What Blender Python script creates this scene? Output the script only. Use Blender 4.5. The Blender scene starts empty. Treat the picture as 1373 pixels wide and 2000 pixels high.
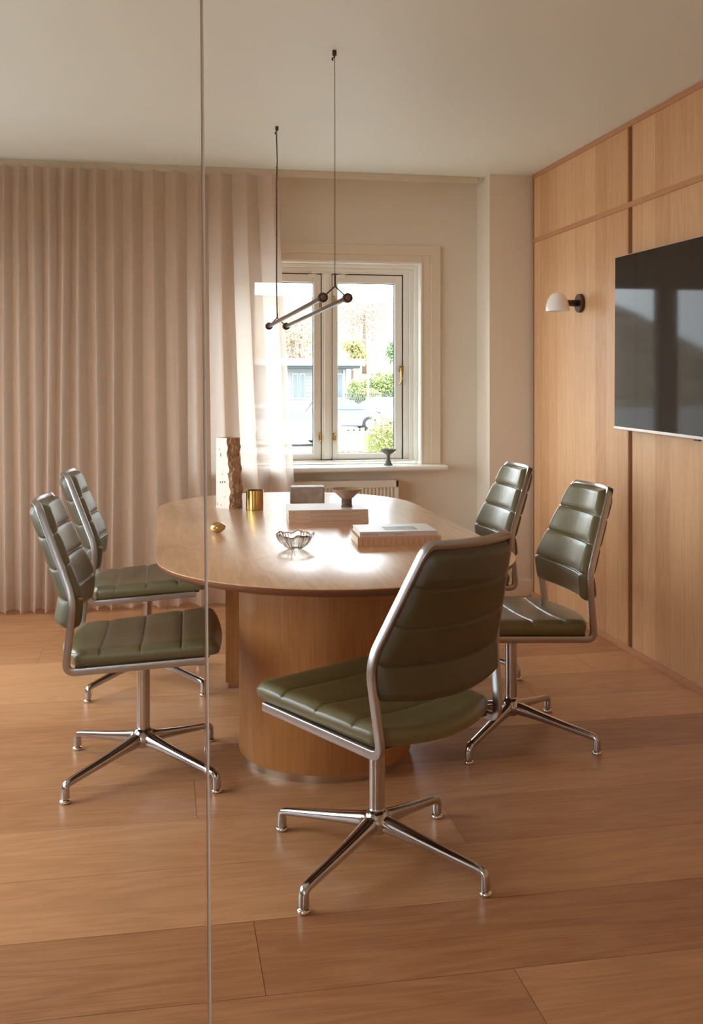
import bpy, bmesh, math, random
from mathutils import Vector, Matrix, noise
random.seed(7)
SC = bpy.context.scene
C = SC.collection
PI = math.pi

# ------------------------------------------------------------------ camera, sky, sun, exposure
cd = bpy.data.cameras.new('camera'); cam = bpy.data.objects.new('camera', cd); C.objects.link(cam)
cam.location = (0, 0, 1.30)
cam.rotation_euler = (PI/2, 0, -math.atan(368/1980))
cd.sensor_fit = 'AUTO'; cd.sensor_width = 36; cd.lens = 1980/2000*36
cd.shift_x = 0; cd.shift_y = -256/2000
cd.clip_start = .05; cd.clip_end = 500
SC.camera = cam

SKY_STRENGTH = 7.5
SKY_COLOR = (.835, .93, .985)
SUN_STRENGTH = 2.4
EXPOSURE = .60
SC.view_settings.view_transform = 'Standard'
SC.view_settings.look = 'None'
SC.view_settings.exposure = EXPOSURE
SC.view_settings.gamma = 1
SC.view_settings.use_curve_mapping = False
SC.cycles.max_bounces = 12
SC.cycles.diffuse_bounces = 7
SC.cycles.glossy_bounces = 5
SC.cycles.transmission_bounces = 8
SC.cycles.transparent_max_bounces = 16
SC.cycles.caustics_reflective = False
SC.cycles.caustics_refractive = False
SC.cycles.sample_clamp_indirect = 6
SC.cycles.use_denoising = True

w = bpy.data.worlds.new('sky'); SC.world = w; w.use_nodes = True
bg = w.node_tree.nodes['Background']
bg.inputs[0].default_value = (*SKY_COLOR, 1); bg.inputs[1].default_value = SKY_STRENGTH

sd = bpy.data.lights.new('sun', 'SUN'); so = bpy.data.objects.new('sun', sd); C.objects.link(so)
sd.energy = SUN_STRENGTH; sd.angle = math.radians(3); sd.color = (1, .95, .88)
so.rotation_euler = Vector((.6, -.30, .85)).to_track_quat('Z', 'Y').to_euler()

def portal(loc, direction, sx, sy):
    ld = bpy.data.lights.new('window_portal', 'AREA'); ld.shape = 'RECTANGLE'; ld.size = sx; ld.size_y = sy
    ld.cycles.is_portal = True
    o = bpy.data.objects.new('window_portal', ld); C.objects.link(o); o.location = loc
    o.rotation_euler = Vector([-c for c in direction]).to_track_quat('Z', 'Y').to_euler()
portal((.985, 6.36, 1.40), (0, -1, 0), 1.30, 1.30)
WL = [(-1.9, -.3), (2.35, 3.75), (4.30, 5.55)]                     # openings in the left wall (y ranges)
WLZ = (.50, 2.15)
for a, b in WL:
    portal((-1.98, (a+b)/2, 1.325), (1, 0, 0), 1.65, b-a)

# ------------------------------------------------------------------ helpers
def lin(r, g, b):
    f = lambda c: (c/255/12.92) if c/255 <= .04045 else ((c/255+.055)/1.055)**2.4
    return (f(r), f(g), f(b), 1)

def new_mat(name):
    m = bpy.data.materials.new(name); m.use_nodes = True
    return m, m.node_tree.nodes, m.node_tree.links, m.node_tree.nodes['Principled BSDF']

def mat(name, col, rough=.5, metal=0, spec=.5, bump=0, bscale=60, coat=0, var=0, vscale=3, **kw):
    m, N, L, p = new_mat(name)
    p.inputs['Base Color'].default_value = col; p.inputs['Roughness'].default_value = rough
    p.inputs['Metallic'].default_value = metal; p.inputs['Specular IOR Level'].default_value = spec
    p.inputs['Coat Weight'].default_value = coat
    tc = N.new('ShaderNodeTexCoord')
    if bump:
        n = N.new('ShaderNodeTexNoise'); n.inputs['Scale'].default_value = bscale; n.inputs['Detail'].default_value = 5
        L.new(tc.outputs['Object'], n.inputs['Vector'])
        b = N.new('ShaderNodeBump'); b.inputs['Strength'].default_value = bump; b.inputs['Distance'].default_value = .002
        L.new(n.outputs['Fac'], b.inputs['Height']); L.new(b.outputs['Normal'], p.inputs['Normal'])
    if var:
        n = N.new('ShaderNodeTexNoise'); n.inputs['Scale'].default_value = vscale; n.inputs['Detail'].default_value = 6
        L.new(tc.outputs['Object'], n.inputs['Vector'])
        r = N.new('ShaderNodeMapRange'); r.inputs[1].default_value = .25; r.inputs[2].default_value = .75
        r.inputs[3].default_value = 1-var; r.inputs[4].default_value = 1+var
        L.new(n.outputs['Fac'], r.inputs[0])
        mx = N.new('ShaderNodeVectorMath'); mx.operation = 'SCALE'; mx.inputs[0].default_value = col[:3]
        L.new(r.outputs[0], mx.inputs['Scale']); L.new(mx.outputs[0], p.inputs['Base Color'])
    return m

def wood(name, c1, c2, grain='Z', rough=.45, fine=1.0, plank=None, vcol=False, bump=.12, tone=.0, spec=.4, wavy=.25):
    """oak: long fibres and cathedral growth rings along one axis; plank=(axis, width) gives strips their own tone"""
    m, N, L, p = new_mat(name)
    tc = N.new('ShaderNodeTexCoord'); sep = N.new('ShaderNodeSeparateXYZ'); L.new(tc.outputs['Object'], sep.inputs[0])
    def math_(op, a, b=None, c=None):
        n = N.new('ShaderNodeMath'); n.operation = op
        for i, v in enumerate((a, b, c)):
            if v is None: continue
            if isinstance(v, (int, float)): n.inputs[i].default_value = v
            else: L.new(v, n.inputs[i])
        return n.outputs[0]
    ax = dict(X=0, Y=1, Z=2)
    rnd = None
    if plank:
        idx = math_('FLOOR', math_('DIVIDE', math_('ADD', sep.outputs[ax[plank[0]]], plank[2] if len(plank) > 2 else 0), plank[1]))
        wn = N.new('ShaderNodeTexWhiteNoise'); wn.noise_dimensions = '1D'; L.new(idx, wn.inputs['W']); rnd = wn.outputs['Value']
    if vcol:
        at = N.new('ShaderNodeAttribute'); at.attribute_name = 'tone'; rnd = at.outputs['Fac']
    off = N.new('ShaderNodeCombineXYZ')
    if rnd is not None:
        for i in range(3): L.new(math_('MULTIPLY', rnd, 37.0+11*i), off.inputs[i])
    add = N.new('ShaderNodeVectorMath'); add.operation = 'ADD'; L.new(tc.outputs['Object'], add.inputs[0]); L.new(off.outputs[0], add.inputs[1])
    def mapped(s_long, s_cross):
        mp = N.new('ShaderNodeMapping'); sc = [s_cross]*3; sc[ax[grain]] = s_long
        mp.inputs['Scale'].default_value = sc; L.new(add.outputs[0], mp.inputs['Vector']); return mp.outputs[0]
    n1 = N.new('ShaderNodeTexNoise'); n1.inputs['Scale'].default_value = 1; n1.inputs['Detail'].default_value = 3; n1.inputs['Roughness'].default_value = .5
    n1.inputs['Distortion'].default_value = .3
    L.new(mapped(1.1, 7.0*fine), n1.inputs['Vector'])
    rings = math_('SINE', math_('MULTIPLY', n1.outputs['Fac'], 60.0))         # cathedral rings
    rings = math_('MULTIPLY', math_('ADD', rings, 1.0), .5)
    n2 = N.new('ShaderNodeTexNoise'); n2.inputs['Scale'].default_value = 1; n2.inputs['Detail'].default_value = 7; n2.inputs['Roughness'].default_value = .65
    L.new(mapped(4.0, 170*fine), n2.inputs['Vector'])                        # fine fibres
    n3 = N.new('ShaderNodeTexNoise'); n3.inputs['Scale'].default_value = 1; n3.inputs['Detail'].default_value = 3
    L.new(mapped(.8, 2.6*fine), n3.inputs['Vector'])
    f = math_('ADD', math_('MULTIPLY', rings, wavy), math_('MULTIPLY', n2.outputs['Fac'], .75))
    f = math_('ADD', f, math_('MULTIPLY', n3.outputs['Fac'], .45))
    if rnd is not None: f = math_('ADD', f, math_('MULTIPLY', math_('SUBTRACT', rnd, .5), tone))
    mr = N.new('ShaderNodeMapRange'); mr.inputs[1].default_value = .35; mr.inputs[2].default_value = 1.15; L.new(f, mr.inputs[0])
    cr = N.new('ShaderNodeMix'); cr.data_type = 'RGBA'; L.new(mr.outputs[0], cr.inputs['Factor'])
    cr.inputs['A'].default_value = c1; cr.inputs['B'].default_value = c2
    L.new(cr.outputs['Result'], p.inputs['Base Color'])
    p.inputs['Roughness'].default_value = rough; p.inputs['Specular IOR Level'].default_value = spec
    b = N.new('ShaderNodeBump'); b.inputs['Strength'].default_value = bump; b.inputs['Distance'].default_value = .001
    hgt = n2.outputs['Fac']
    if plank:                                                        # v-joint between veneer strips
        fr = math_('FRACT', math_('DIVIDE', math_('ADD', sep.outputs[ax[plank[0]]], plank[2] if len(plank) > 2 else 0), plank[1]))
        d = math_('MULTIPLY', math_('MINIMUM', fr, math_('SUBTRACT', 1.0, fr)), plank[1])
        edge = math_('MINIMUM', math_('DIVIDE', d, .0012), 1.0)
        hgt = math_('ADD', math_('MULTIPLY', hgt, .5), math_('MULTIPLY', edge, 2.0))
        dk = N.new('ShaderNodeMix'); dk.data_type = 'RGBA'; L.new(edge, dk.inputs['Factor'])
        dk.inputs['A'].default_value = tuple(c*.55 for c in c2[:3])+(1,); L.new(cr.outputs['Result'], dk.inputs['B'])
        L.new(dk.outputs['Result'], p.inputs['Base Color'])
    L.new(hgt, b.inputs['Height']); L.new(b.outputs['Normal'], p.inputs['Normal'])
    return m

def glass_sheet(name, tint=(1, 1, 1, 1), f0=.04):
    """clear pane: straight-through transmission plus Schlick mirror reflection"""
    m, N, L, p = new_mat(name); N.remove(p)
    out = N['Material Output']
    g = N.new('ShaderNodeNewGeometry'); d = N.new('ShaderNodeVectorMath'); d.operation = 'DOT_PRODUCT'
    L.new(g.outputs['Normal'], d.inputs[0]); L.new(g.outputs['Incoming'], d.inputs[1])
    def M(op, a, b):
        n = N.new('ShaderNodeMath'); n.operation = op
        for i, v in enumerate((a, b)):
            if isinstance(v, (int, float)): n.inputs[i].default_value = v
            elif v is not None: L.new(v, n.inputs[i])
        return n.outputs[0]
    c = M('SUBTRACT', 1.0, M('ABSOLUTE', d.outputs['Value'], None)); f = M('ADD', M('MULTIPLY', M('POWER', c, 5.0), 1-f0), f0)
    t = N.new('ShaderNodeBsdfTransparent'); t.inputs[0].default_value = tint
    s = N.new('ShaderNodeBsdfGlossy'); s.inputs['Roughness'].default_value = 0; s.inputs['Color'].default_value = (1, 1, 1, 1)
    mx = N.new('ShaderNodeMixShader'); L.new(f, mx.inputs[0]); L.new(t.outputs[0], mx.inputs[1]); L.new(s.outputs[0], mx.inputs[2])
    L.new(mx.outputs[0], out.inputs['Surface'])
    return m

def link(name, me, m=None, parent=None, smooth=False, loc=None, rot=None):
    if m is not None: me.materials.append(m)
    if smooth:
        for p in me.polygons: p.use_smooth = True
    o = bpy.data.objects.new(name, me); C.objects.link(o)
    if parent: o.parent = parent
    if loc: o.location = loc
    if rot: o.rotation_euler = rot
    return o

def pydata(name, v, f, m=None, parent=None, smooth=False, **k):
    me = bpy.data.meshes.new(name); me.from_pydata([tuple(x) for x in v], [], f); me.update()
    return link(name, me, m, parent, smooth, **k)

def bm_obj(name, bm, m=None, parent=None, smooth=False, **k):
    bmesh.ops.recalc_face_normals(bm, faces=bm.faces)
    me = bpy.data.meshes.new(name); bm.to_mesh(me); bm.free()
    return link(name, me, m, parent, smooth, **k)

def add_box(bm, lo, hi, bev=0, seg=2, M=None):
    vs = [bm.verts.new((x, y, z)) for z in (lo[2], hi[2]) for y in (lo[1], hi[1]) for x in (lo[0], hi[0])]
    fs = [(0, 2, 3, 1), (4, 5, 7, 6), (0, 1, 5, 4), (2, 6, 7, 3), (0, 4, 6, 2), (1, 3, 7, 5)]
    faces = [bm.faces.new([vs[i] for i in f]) for f in fs]
    if M is not None: bmesh.ops.transform(bm, matrix=M, verts=vs)
    if bev:
        es = list({e for f in faces for e in f.edges})
        bmesh.ops.bevel(bm, geom=es, offset=bev, segments=seg, affect='EDGES', profile=.5)
    return vs

def box(name, lo, hi, m, parent=None, bev=0, seg=2, M=None, smooth=False, **k):
    bm = bmesh.new(); add_box(bm, lo, hi, bev, seg, M); return bm_obj(name, bm, m, parent, smooth, **k)

def lathe(name, prof, m, parent=None, seg=48, smooth=True, fn=None, sub=0, **k):
    v = []; f = []
    n = len(prof)
    for i in range(seg):
        a = 2*PI*i/seg
        for j, (r, z) in enumerate(prof):
            r2, z2 = fn(a, j/(n-1), r, z) if fn else (r, z)
            v.append((r2*math.cos(a), r2*math.sin(a), z2))
    for i in range(seg):
        for j in range(n-1):
            a = i*n+j; b = ((i+1) % seg)*n+j
            f.append((a, b, b+1, a+1))
    me = bpy.data.meshes.new(name); me.from_pydata(v, [], f)
    bm = bmesh.new(); bm.from_mesh(me); bmesh.ops.remove_doubles(bm, verts=bm.verts, dist=1e-6)
    bmesh.ops.recalc_face_normals(bm, faces=bm.faces)
    bm.to_mesh(me); bm.free()
    o = link(name, me, m, parent, smooth, **k)
    if sub:
        s = o.modifiers.new('s', 'SUBSURF'); s.levels = s.render_levels = sub
    return o

def autosmooth(o, ang=35):
    me = o.data
    for p in me.polygons: p.use_smooth = True
    bm = bmesh.new(); bm.from_mesh(me)
    for e in bm.edges:
        e.smooth = len(e.link_faces) == 2 and e.calc_face_angle(0) < math.radians(ang)
    bm.to_mesh(me); bm.free()
    return o

def tube(name, pts, r, m, parent=None, seg=10, **k):
    return sweep(name, [(Vector(p), None) for p in pts], [(r*math.cos(2*PI*i/seg), r*math.sin(2*PI*i/seg)) for i in range(seg)], m, parent, **k)

def sweep(name, path, sec, m, parent=None, smooth=True, scale=None, **k):
    """sec: (along outward, along binormal); path: (pos, outward or None)"""
    bm = bmesh.new(); rings = []
    P = [Vector(p) for p, _ in path]
    prev = None
    for i, (p, o) in enumerate(path):
        t = (P[min(i+1, len(P)-1)]-P[max(i-1, 0)]).normalized()
        if o is None:
            o = prev if prev is not None else (Vector((1, 0, 0)) if abs(t.x) < .8 else Vector((0, 1, 0)))
        o = (Vector(o)-t*Vector(o).dot(t)).normalized(); prev = o
        b = t.cross(o)
        s = scale[i] if scale else 1
        rings.append([bm.verts.new(P[i]+o*a*s+b*c*s) for a, c in sec])
    n = len(sec)
    for i in range(len(rings)-1):
        for j in range(n):
            bm.faces.new((rings[i][j], rings[i][(j+1) % n], rings[i+1][(j+1) % n], rings[i+1][j]))
    bm.faces.new(rings[0][::-1]); bm.faces.new(rings[-1])
    return autosmooth(bm_obj(name, bm, m, parent, **k), 40)

def fillet(pts, rad, n=7):
    """pts: [(pos, outward)], rounds inner corners"""
    out = [pts[0]]
    for i in range(1, len(pts)-1):
        p0, p1, p2 = Vector(pts[i-1][0]), Vector(pts[i][0]), Vector(pts[i+1][0])
        r = rad[i-1] if isinstance(rad, (list, tuple)) else rad
        a = p1+(p0-p1).normalized()*min(r, (p0-p1).length*.49); b = p1+(p2-p1).normalized()*min(r, (p2-p1).length*.49)
        oa, ob = Vector(pts[i-1][1]), Vector(pts[i][1])       # outward of the segment before and after
        for j in range(n+1):
            t = j/n
            out.append((a*(1-t)**2+p1*2*t*(1-t)+b*t*t, (oa*(1-t)+ob*t)))
    out.append((pts[-1][0], pts[-2][1]))
    return out

def tag(o, label, cat, group=None, kind=None):
    o['label'] = label; o['category'] = cat
    if group: o['group'] = group
    if kind: o['kind'] = kind
    return o

def thing(name, label, cat, loc=(0, 0, 0), rz=0, group=None):
    o = bpy.data.objects.new(name, None); C.objects.link(o); o.location = loc; o.rotation_euler = (0, 0, rz)
    o.empty_display_size = .1
    return tag(o, label, cat, group)

def struct(o, label=None):
    o['kind'] = 'structure'
    if label: o['label'] = label
    return o

def struct_empty(name, label=None, loc=(0, 0, 0)):
    o = bpy.data.objects.new(name, None); C.objects.link(o); o.location = loc
    return struct(o, label)

# ------------------------------------------------------------------ materials
M_wall = mat('wall_paint', lin(226, 214, 196), .75, bump=.08, bscale=300, spec=.3)
M_ceil = mat('ceiling_paint', lin(240, 250, 247), .5, bump=.05, bscale=200, spec=.3)
M_trim = mat('beige_trim_paint', lin(226, 210, 188), .45)
M_white = mat('white_gloss_paint', lin(240, 238, 230), .3)
M_rail = mat('rail_paint', lin(214, 200, 178), .5)
M_panel = wood('oak_wall_panel', lin(226, 181, 136), lin(184, 128, 84), 'Z', .42, fine=1.0, plank=('Y', .13, .02), tone=.45, wavy=.10)
M_batten = wood('oak_batten', lin(200, 148, 108), lin(160, 104, 68), 'Z', .45, wavy=.1)
M_battenh = wood('oak_batten_horizontal', lin(204, 150, 110), lin(168, 110, 74), 'Y', .45, wavy=.1)
M_gap = mat('dark_shadow_gap', lin(84, 46, 20), .7)
M_floor = wood('oak_floor_planks', lin(205, 151, 106), lin(150, 96, 60), 'X', .36, fine=.9, vcol=True, tone=.55, wavy=.16, bump=.05, spec=.45)
M_joint = mat('floor_joint', lin(96, 60, 38), .8)
M_top = wood('oak_table_top', lin(230, 180, 128), lin(184, 130, 84), 'Y', .28, fine=1.1, wavy=.22, bump=.22, spec=.9)
_p = M_top.node_tree.nodes['Principled BSDF']; _p.inputs['Coat Weight'].default_value = 1; _p.inputs['Coat IOR'].default_value = 1.75; _p.inputs['Coat Roughness'].default_value = .27
M_top.node_tree.links.new(_p.inputs['Normal'].links[0].from_socket, _p.inputs['Coat Normal'])
M_edge = wood('oak_table_edge', lin(136, 86, 56), lin(98, 58, 36), 'X', .4, wavy=.05)
M_base = wood('oak_table_base', lin(176, 118, 62), lin(112, 64, 28), 'Z', .4, fine=.9, wavy=.08)
M_plinth = mat('brushed_steel_plinth', lin(190, 170, 150), .28, metal=1)
def leather(name, c, rough, coat, crough):
    m = mat(name, c, rough, spec=.5, coat=coat, var=.10, vscale=7)
    N = m.node_tree.nodes; L = m.node_tree.links; p = N['Principled BSDF']; p.inputs['Coat Roughness'].default_value = crough
    tc = N.new('ShaderNodeTexCoord'); h = None; prev = None
    for sc, st, di in ((420, .22, .001), (16, .30, .006)):
        n = N.new('ShaderNodeTexNoise'); n.inputs['Scale'].default_value = sc; n.inputs['Detail'].default_value = 3
        L.new(tc.outputs['Object'], n.inputs['Vector'])
        b_ = N.new('ShaderNodeBump'); b_.inputs['Strength'].default_value = st; b_.inputs['Distance'].default_value = di
        L.new(n.outputs['Fac'], b_.inputs['Height'])
        if prev: L.new(prev.outputs[0], b_.inputs['Normal'])
        prev = b_
    L.new(prev.outputs[0], p.inputs['Normal']); L.new(prev.outputs[0], p.inputs['Coat Normal'])
    return m
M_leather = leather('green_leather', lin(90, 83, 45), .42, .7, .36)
M_leather_shaded = leather('green_leather_shaded', lin(60, 52, 20), .5, .12, .4)  # same leather made darker: shade on the rear pads put into the colour
M_alu = mat('polished_aluminium', lin(190, 190, 192), .12, metal=1)
M_frame = mat('satin_aluminium', lin(172, 170, 170), .28, metal=1)
M_chrome = mat('chrome', lin(225, 222, 218), .06, metal=1)
M_under = mat('black_underseat', lin(40, 34, 34), .5)
M_bronze = mat('dark_bronze', lin(116, 110, 102), .32, metal=.85)
M_bronze2 = mat('dark_brown_metal', lin(62, 48, 42), .38, metal=.6)
M_copper = mat('brown_end_disc', lin(120, 84, 66), .5, metal=.3)
M_black = mat('black_plastic', lin(18, 15, 13), .45)
M_brass = mat('polished_brass', lin(200, 160, 90), .16, metal=1, bump=.06, bscale=40)
M_egg = mat('aged_brass', lin(206, 170, 112), .24, metal=1, bump=.1, bscale=25)
M_screen = mat('tv_screen', lin(38, 38, 38), .05, spec=.06)
M_silver = mat('tv_silver_edge', lin(196, 184, 176), .35, metal=.8)
M_shade = mat('opal_glass_shade', lin(252, 247, 240), .3, coat=.3)
M_pane = glass_sheet('clear_window_glass')
M_partition = glass_sheet('clear_partition_glass', (.985, .99, .985, 1))
M_rad = mat('radiator_enamel', lin(226, 214, 196), .4)
M_greybowl = mat('dark_grey_clay', lin(92, 92, 90), .6, bump=.3, bscale=120)
M_gold_iron = M_brass

def curtain_material():
    m, N, L, p = new_mat('sheer_linen'); N.remove(p)
    out = N['Material Output']
    col = lin(200, 166, 142)
    tc = N.new('ShaderNodeTexCoord')
    uv = N.new('ShaderNodeMapping'); uv.inputs['Scale'].default_value = (220, 900, 1); L.new(tc.outputs['UV'], uv.inputs['Vector'])
    n = N.new('ShaderNodeTexNoise'); n.inputs['Scale'].default_value = 1; n.inputs['Detail'].default_value = 2; L.new(uv.outputs[0], n.inputs['Vector'])
    uv2 = N.new('ShaderNodeMapping'); uv2.inputs['Scale'].default_value = (6, 600, 1); L.new(tc.outputs['UV'], uv2.inputs['Vector'])
    n2 = N.new('ShaderNodeTexNoise'); n2.inputs['Scale'].default_value = 1; n2.inputs['Detail'].default_value = 2; L.new(uv2.outputs[0], n2.inputs['Vector'])
    mx0 = N.new('ShaderNodeMath'); mx0.operation = 'ADD'; L.new(n.outputs['Fac'], mx0.inputs[0]); L.new(n2.outputs['Fac'], mx0.inputs[1])
    mr = N.new('ShaderNodeMapRange'); mr.inputs[1].default_value = .7; mr.inputs[2].default_value = 1.3; mr.inputs[3].default_value = .86; mr.inputs[4].default_value = 1.08
    L.new(mx0.outputs[0], mr.inputs[0])
    vs = N.new('ShaderNodeVectorMath'); vs.operation = 'SCALE'; vs.inputs[0].default_value = col[:3]; L.new(mr.outputs[0], vs.inputs['Scale'])
    d = N.new('ShaderNodeBsdfDiffuse'); t = N.new('ShaderNodeBsdfTranslucent'); tr = N.new('ShaderNodeBsdfTransparent')
    L.new(vs.outputs[0], d.inputs['Color']); t.inputs['Color'].default_value = lin(246, 240, 232)
    tr.inputs[0].default_value = (1, .98, .95, 1)
    a = N.new('ShaderNodeMixShader'); a.inputs[0].default_value = .55; L.new(d.outputs[0], a.inputs[1]); L.new(t.outputs[0], a.inputs[2])
    b = N.new('ShaderNodeMixShader'); b.inputs[0].default_value = .12; L.new(a.outputs[0], b.inputs[1]); L.new(tr.outputs[0], b.inputs[2])
    L.new(b.outputs[0], out.inputs['Surface'])
    return m
M_curtain = curtain_material()

# ------------------------------------------------------------------ room shell
H = 2.544
XL, XR, YB, YF = -1.80, 2.215, 6.09, -2.6
def floor():
    W = .3017; y0 = 2.14-W*16
    bm = bmesh.new(); lay = bm.loops.layers.float_color.new('tone')
    joints = {17: [.763], 16+0: [.214], 18: [-1.2, .841], 15: [.763], 14: [-.5], 25: [-.572], 22: [1.515], 23: [.55]}
    rnd = random.Random(3)
    for r in range(0, 30):
        ya, yb = y0+r*W, y0+(r+1)*W
        # rows: 15 -> 1.84..2.14, 16 -> 2.14..2.44, 18 -> 2.74..3.05
        base = {15: .763, 16: .214, 18: .841, 25: -.572, 20: .15, 22: 1.515-2.2}.get(r, rnd.uniform(-2.2, 0))
        xs = [base+2.2*k for k in range(-3, 4)]
        for k in range(len(xs)-1):
            a, b = max(xs[k], XL-.2), min(xs[k+1], XR+.3)
            if b <= a: continue
            t = .25+.75*rnd.random()
            if r == 23 or (r == 24 and a < 0) or (r == 21 and b > 1): t = .0                     # the pale board by the panelled wall
            g = .0006
            vs = [bm.verts.new(p) for p in ((a+g, ya+g, 0), (b-g, ya+g, 0), (b-g, yb-g, 0), (a+g, yb-g, 0))]
            f = bm.faces.new(vs); f.material_index = 0
            for l in f.loops: l[lay] = (t, t, t, 1)
    for lo, hi in (((XL-.2, y0-.3, -.12), (XR+.3, 6.3, -.0015)),):
        n0 = len(bm.faces); add_box(bm, lo, hi)
        bm.faces.ensure_lookup_table()
        for f in bm.faces[n0:]: f.material_index = 1
    me = bpy.data.meshes.new('floor'); bm.to_mesh(me); bm.free()
    me.materials.append(M_floor); me.materials.append(M_joint)
    return struct(link('floor', me), 'wide oak floorboards')
floor()
struct(box('ceiling', (XL-.2, YF-.2, H), (XR+.4, 6.3, H+.25), M_ceil), 'smooth off-white ceiling')

# back wall with the window opening
OX0, OX1, OZ0, OZ1 = .395, 1.575, .787, 2.033
bm = bmesh.new()
for lo, hi in (((XL-.2, YB, 0), (OX0, YB+.26, H)), ((OX1, YB, 0), (XR+.3, YB+.26, H)), ((OX0, YB, 0), (OX1, YB+.26, OZ0-.03)), ((OX0, YB, OZ1), (OX1, YB+.26, H))):
    add_box(bm, lo, hi)
struct(bm_obj('wall_back', bm, M_wall), 'warm beige painted wall around the window')
struct(box('wall_back_pillar', (1.93, 5.84, 0), (2.23, YB, H), M_wall), 'boxed beige pillar in the corner by the panelled wall').name = 'wall_pillar'
bm = bmesh.new()
add_box(bm, (1.925, 5.828, 0), (2.197, 5.842, .10), .003); add_box(bm, (1.918, 5.828, 0), (1.93, YB, .10), .003)
struct(bm_obj('baseboard_pillar', bm, M_trim))
struct(box('baseboard_back', (XL, YB-.014, 0), (1.93, YB, .10), M_trim, bev=.003))
# left wall with two openings (outside the frame, they light the room)
bm = bmesh.new()
ys = [YF-.2]+[q for ab in WL for q in ab]+[YB]
for i in (0, 2, 4, 6): add_box(bm, (XL-.2, ys[i], 0), (XL, ys[i+1], H))
for a, b in WL:
    add_box(bm, (XL-.2, a, 0), (XL, b, WLZ[0])); add_box(bm, (XL-.2, a, WLZ[1]), (XL, b, H))
struct(bm_obj('wall_left', bm, M_wall))
# wall behind the camera
bm = bmesh.new(); add_box(bm, (XL-.2, YF-.2, 0), (XR+.3, YF, H))
struct(bm_obj('wall_rear', bm, M_wall))

# panelled oak wall on the right: dark backing, veneered panels, battens, skirting
wr = struct_empty('wall_right', 'oak panelled wall with battens and dark shadow gaps')
box('wall_backing', (XR, YF-.2, 0), (XR+.2, 5.84, H), M_gap, wr)
PX = 2.197
for k, (ya, yb) in enumerate(((4.553, 5.800), (3.25, 4.502), (1.95, 3.215), (.65, 1.915), (-.65, .615), (-2.6, -.685))):
    box('wood_panel', (PX, ya, .028), (XR, yb, 2.130), M_panel, wr, bev=.0008, seg=1)
    box('wood_panel', (PX, ya, 2.156), (XR, yb, 2.518), M_panel, wr, bev=.0008, seg=1)
for yv in (5.817, 4.545, 3.240, 1.94, .64, -.66):
    box('vertical_batten', (PX-.004, yv-.008, 0), (XR, yv+.008, H), M_batten, wr, bev=.001, seg=1)
for z0, z1 in ((2.130, 2.156), (2.516, H)):
    box('horizontal_batten', (PX-.006, YF, z0), (XR, 5.80, z1), M_battenh, wr, bev=.001, seg=1)
struct(box('baseboard_right', (PX-.012, YF, 0), (PX+.004, 5.82, .028), M_battenh, bev=.002))

# ------------------------------------------------------------------ window
wn = struct_empty('window_1', 'white double casement window with beige stepped casing', (.985, 6.09, 0))
def wbox(name, lo, hi, m, parent=wn, **k):
    return box(name, (lo[0]-.985, lo[1]-6.09, lo[2]), (hi[0]-.985, hi[1]-6.09, hi[2]), m, parent, **k)
def frame_bm(x0, x1, z0, z1, y0, y1, w_, wb=None, wt=None, bev=.003, bottom=True):
    bm = bmesh.new(); wb = w_ if wb is None else wb; wt = w_ if wt is None else wt
    X = lambda x: x-.985; Y = lambda y: y-6.09
    add_box(bm, (X(x0), Y(y0), z0), (X(x0+w_), Y(y1), z1), bev); add_box(bm, (X(x1-w_), Y(y0), z0), (X(x1), Y(y1), z1), bev)
    add_box(bm, (X(x0+w_-.001), Y(y0), z1-wt), (X(x1-w_+.001), Y(y1), z1), bev)
    if bottom: add_box(bm, (X(x0+w_-.001), Y(y0), z0), (X(x1-w_+.001), Y(y1), z0+wb), bev)
    return bm
# beige stepped casing on the wall
bm = frame_bm(.281, 1.689, .787, 2.134, 6.066, 6.092, .062, bottom=False)
b2 = frame_bm(.343, 1.627, .787, 2.074, 6.074, 6.092, .055, bottom=False)
me = bpy.data.meshes.new('t'); b2.to_mesh(me); b2.free(); bm.from_mesh(me); bpy.data.meshes.remove(me)
bm_obj('window_casing', bm, M_trim, wn)
# white lining and stepped outer frame
bm = frame_bm(.396, 1.574, .787, 2.032, 6.068, 6.20, .014, bottom=False)
for (a, b, zt, zb, y0, y1, w_) in ((.41, 1.56, 2.018, .80, 6.135, 6.26, .022), (.432, 1.538, 1.996, .80, 6.158, 6.26, .026), (.458, 1.512, 1.975, .80, 6.170, 6.26, .034)):
    t_ = frame_bm(a, b, zb, zt, y0, y1, w_, wb=.012 if w_ < .03 else .006, wt=.022 if w_ < .03 else .012, bev=.003)
    me = bpy.data.meshes.new('t'); t_.to_mesh(me); t_.free(); bm.from_mesh(me); bpy.data.meshes.remove(me)
bm_obj('window_frame', bm, M_white, wn)
bm = bmesh.new()
add_box(bm, (.962-.985, .082, .82), (1.024-.985, .17, 1.965), .004); add_box(bm, (.976-.985, .072, .82), (1.010-.985, .10, 1.965), .005)
bm_obj('mullion', bm, M_white, wn)
M_seal = mat('black_rubber_seal', lin(38, 32, 24), .7)
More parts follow.
